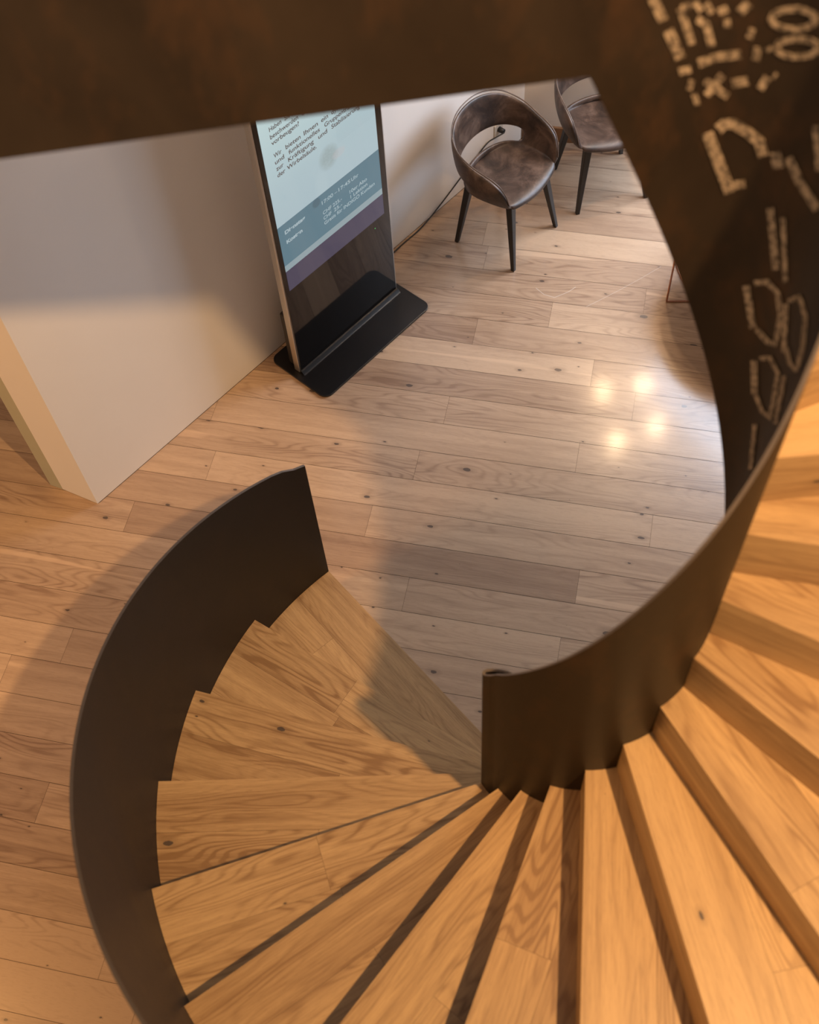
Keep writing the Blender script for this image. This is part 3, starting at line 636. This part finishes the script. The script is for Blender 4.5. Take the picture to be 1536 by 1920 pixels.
def catmull(P, n=8):
    P = [Vector(p) for p in P]; P = [P[0] * 2 - P[1]] + P + [P[-1] * 2 - P[-2]]; out = []
    for i in range(1, len(P) - 2):
        for k in range(n):
            t = k / n; a, b, c, d = P[i - 1], P[i], P[i + 1], P[i + 2]
            out.append(.5 * ((2 * b) + (c - a) * t + (2 * a - 5 * b + 4 * c - d) * t * t + (3 * b - a - 3 * c + d) * t ** 3))
    out.append(P[-2]); return out
cb = MB().tube(catmull(ctl), .004, 8).build('power_cable', M['rubber'], None, True)
tag(cb, 'thin black power cable running from wall outlet along wall to kiosk', 'cable')

# ---------------------------------------------------------------- chairs
def make_chair(label, loc, rz):
    t = empty('bucket_chair', loc, rz); tag(t, label, 'chair', 'brown leather bucket chairs by the back wall')
    B = [(.165, .205, .452), (.135, .222, .454), (.09, .232, .454), (.04, .238, .452), (-.02, .240, .448), (-.08, .235, .446), (-.125, .214, .446), (-.160, .178, .447), (-.184, .125, .449), (-.197, .065, .451), (-.202, 0, .452)]
    T = [(.168, .228, .472), (.152, .244, .545), (.118, .258, .602), (.06, .268, .634), (-.01, .276, .655), (-.08, .280, .683), (-.150, .265, .710), (-.21, .225, .744), (-.252, .162, .768), (-.278, .085, .782), (-.285, 0, .787)]
    n = len(B); rows = [0, .07, .20, .36, .55, .78, 1.0]
    vs, fs = [], []; idx = {}
    st_ = [(i, 1) for i in range(n)] + [(i, -1) for i in range(n - 2, -1, -1)]
    for si, (i, sg_) in enumerate(st_):
        for r_, tt in enumerate(rows):
            b, c = B[i], T[i]; p = [b[k] + (c[k] - b[k]) * tt for k in range(3)]
            bul = .016 * math.sin(math.pi * min(1, tt * 1.0)) * min(1, i / 3)
            rad = math.hypot(p[0], p[1]) or 1
            p[0] += p[0] / rad * bul; p[1] += p[1] / rad * bul
            if i == 0: p = [b[k] + (c[k] - b[k]) * tt for k in range(3)]
            idx[si, r_] = len(vs); vs.append((p[0], p[1] * sg_, p[2]))
    ns = len(st_)
    for si in range(ns - 1):
        for r_ in range(len(rows) - 1):
            i0 = min(st_[si][0], st_[si + 1][0])
            if i0 >= 5 and 1 <= r_ < 3: continue
            fs.append((idx[si, r_], idx[si, r_ + 1], idx[si + 1, r_ + 1], idx[si + 1, r_]))
    # seat pan across
    NC = 8; pan = {}
    for i in range(n - 1):
        L, Rr = idx[i, 0], idx[ns - 1 - i, 0]
        for c in range(NC + 1):
            if c == 0: pan[i, c] = L
            elif c == NC: pan[i, c] = Rr
            else:
                w = c / NC; y = B[i][1] * (1 - 2 * w); s_ = math.sin(math.pi * w)
                x = B[i][0] + (.028 * s_ if i == 0 else (.02 * s_ if i == 1 else (-.004 * s_ * i if i > 7 else 0)))
                z = B[i][2] - .022 * s_ * (1 if i > 1 else .35) - (.012 if i == 0 else 0) * s_
                pan[i, c] = len(vs); vs.append((x, y, z))
    for i in range(n - 2):
        for c in range(NC):
            fs.append((pan[i, c], pan[i, c + 1], pan[i + 1, c + 1], pan[i + 1, c]))
    ctr = idx[n - 1, 0]
    for c in range(NC): fs.append((pan[n - 2, c], pan[n - 2, c + 1], ctr))
    # front lip
    lip = []
    for c in range(NC + 1):
        p = vs[pan[0, c]]; lip.append(len(vs)); vs.append((p[0] + .006, p[1], p[2] - .022))
    for c in range(NC): fs.append((pan[0, c + 1], pan[0, c], lip[c], lip[c + 1]))
    o = mesh('seat_shell', vs, fs, M['leather'], t, True)
    bm = bmesh.new(); bm.from_mesh(o.data); bmesh.ops.recalc_face_normals(bm, faces=bm.faces); bm.to_mesh(o.data); bm.free()
    sd = o.modifiers.new('solid', 'SOLIDIFY'); sd.thickness = .024; sd.offset = 0
    ss = o.modifiers.new('sub', 'SUBSURF'); ss.levels = 2; ss.render_levels = 2
    # seam piping round the rim
    pts = [Vector((T[i][0], T[i][1] * s_, T[i][2] + .011)) for i, s_ in st_]
    pp = MB().tube(catmull(pts, 4), .0035, 6).build('rim_seam', M['piping'], o, True)
    # under frame and legs
    MB().box((-.15, -.15, .395), (.13, .15, .412)).build('seat_frame', M['blacklegs'], t, bevel=.004)
    for sx, sy in ((1, 1), (1, -1), (-1, 1), (-1, -1)):
        top = Vector((.125 if sx > 0 else -.145, sy * .155, .425)); ft = Vector((.197 if sx > 0 else -.20, sy * .212, 0))
        vs = []
        for p, h in ((ft, .0115), (top, .021)):
            for a, b in ((-1, -1), (1, -1), (1, 1), (-1, 1)): vs.append((p.x + a * h, p.y + b * h, p.z))
        mesh('leg', vs, [(3, 2, 1, 0), (4, 5, 6, 7), (0, 1, 5, 4), (1, 2, 6, 5), (2, 3, 7, 6), (3, 0, 4, 7)], M['blacklegs'], t).modifiers.new('b', 'BEVEL').width = .003
    return t
make_chair('worn brown leather bucket chair on black legs, fully in view nearest the kiosk', (.711, 4.862, 0), R(-42.5))
make_chair('worn brown leather bucket chair by the back wall, half hidden by the steel balustrade', (1.31, 5.205, 0), R(-78.8))

# ---------------------------------------------------------------- round side table with copper wire legs
TB = empty('side_table', (2.03, 4.18, 0)); tag(TB, 'low round side table with copper wire legs peeping out beside the steel balustrade', 'table')
TR = .515; MB().prism([(TR * math.cos(2 * math.pi * i / 64), TR * math.sin(2 * math.pi * i / 64)) for i in range(64)], .334, .346).build('tabletop', simple('blue_grey_glass', (.30, .36, .46), .06, spec=.8), TB, bevel=.003)
rim = [(TR * 1.004 * math.cos(2 * math.pi * i / 64), TR * 1.004 * math.sin(2 * math.pi * i / 64), .340) for i in range(65)]
MB().tube(rim, .0065, 8, False).build('copper_rim', M['copper'], TB, True)
for a in (0, 90, 180, 270):
    # each leg: a wire rectangle from the rim down to the floor and along it
    w = R(a + 174); cx, sx = math.cos(w), math.sin(w)
    p = lambda r_, z: (r_ * cx, r_ * sx, z)
    lg = MB().tube([p(TR, .34), p(TR, .02), p(TR, .007), p(TR - .012, .0055), p(.10, .0055), p(.085, .008), p(.085, .34)], .0055, 8).build('wire_leg', M['copper'], TB, True)

# ---------------------------------------------------------------- hanging lamp whose four bulbs mirror in the floor
HL = empty('pendant_lamp', (1.704, 5.067, 3.555)); tag(HL, 'four-bulb pendant lamp hanging above the leather chairs', 'lamp')
MB().tube([(0, 0, 0), (0, 0, -.03)], [.06, .055], 24).build('canopy', M['blackmetal'], HL, True)
MB().tube([(0, 0, -.03), (0, 0, -1.30)], .004, 8).build('cord', M['rubber'], HL, True)
q = NT('bulb_glow'); q.b.inputs['Emission Color'].default_value = (1, .82, .6, 1); q.b.inputs['Emission Strength'].default_value = 25
bulbs = [(1.539, 5.27), (1.846, 5.29), (1.873, 4.91), (1.558, 4.80)]
for bx, by in bulbs:
    lx, ly = bx - 1.704, by - 5.067
    arm = MB().tube([(0, 0, -1.30), (lx, ly, -1.32), (lx, ly, -1.355)], .006, 8).build('arm', M['blackmetal'], HL, True)
    bm = bmesh.new(); bmesh.ops.create_uvsphere(bm, u_segments=16, v_segments=10, radius=.021); m = D.meshes.new('bulb'); bm.to_mesh(m); bm.free(); m.materials.append(q.m)
    b_ = D.objects.new('bulb', m); COL.objects.link(b_); b_.parent = HL; b_.location = (lx, ly, -1.385)
    l = D.lights.new('bulb_light', 'POINT'); l.energy = 19; l.color = (1, .66, .38); l.shadow_soft_size = .022
    lo = D.objects.new('bulb_light', l); COL.objects.link(lo); lo.location = (bx, by, 3.555 - 1.385 - .026)
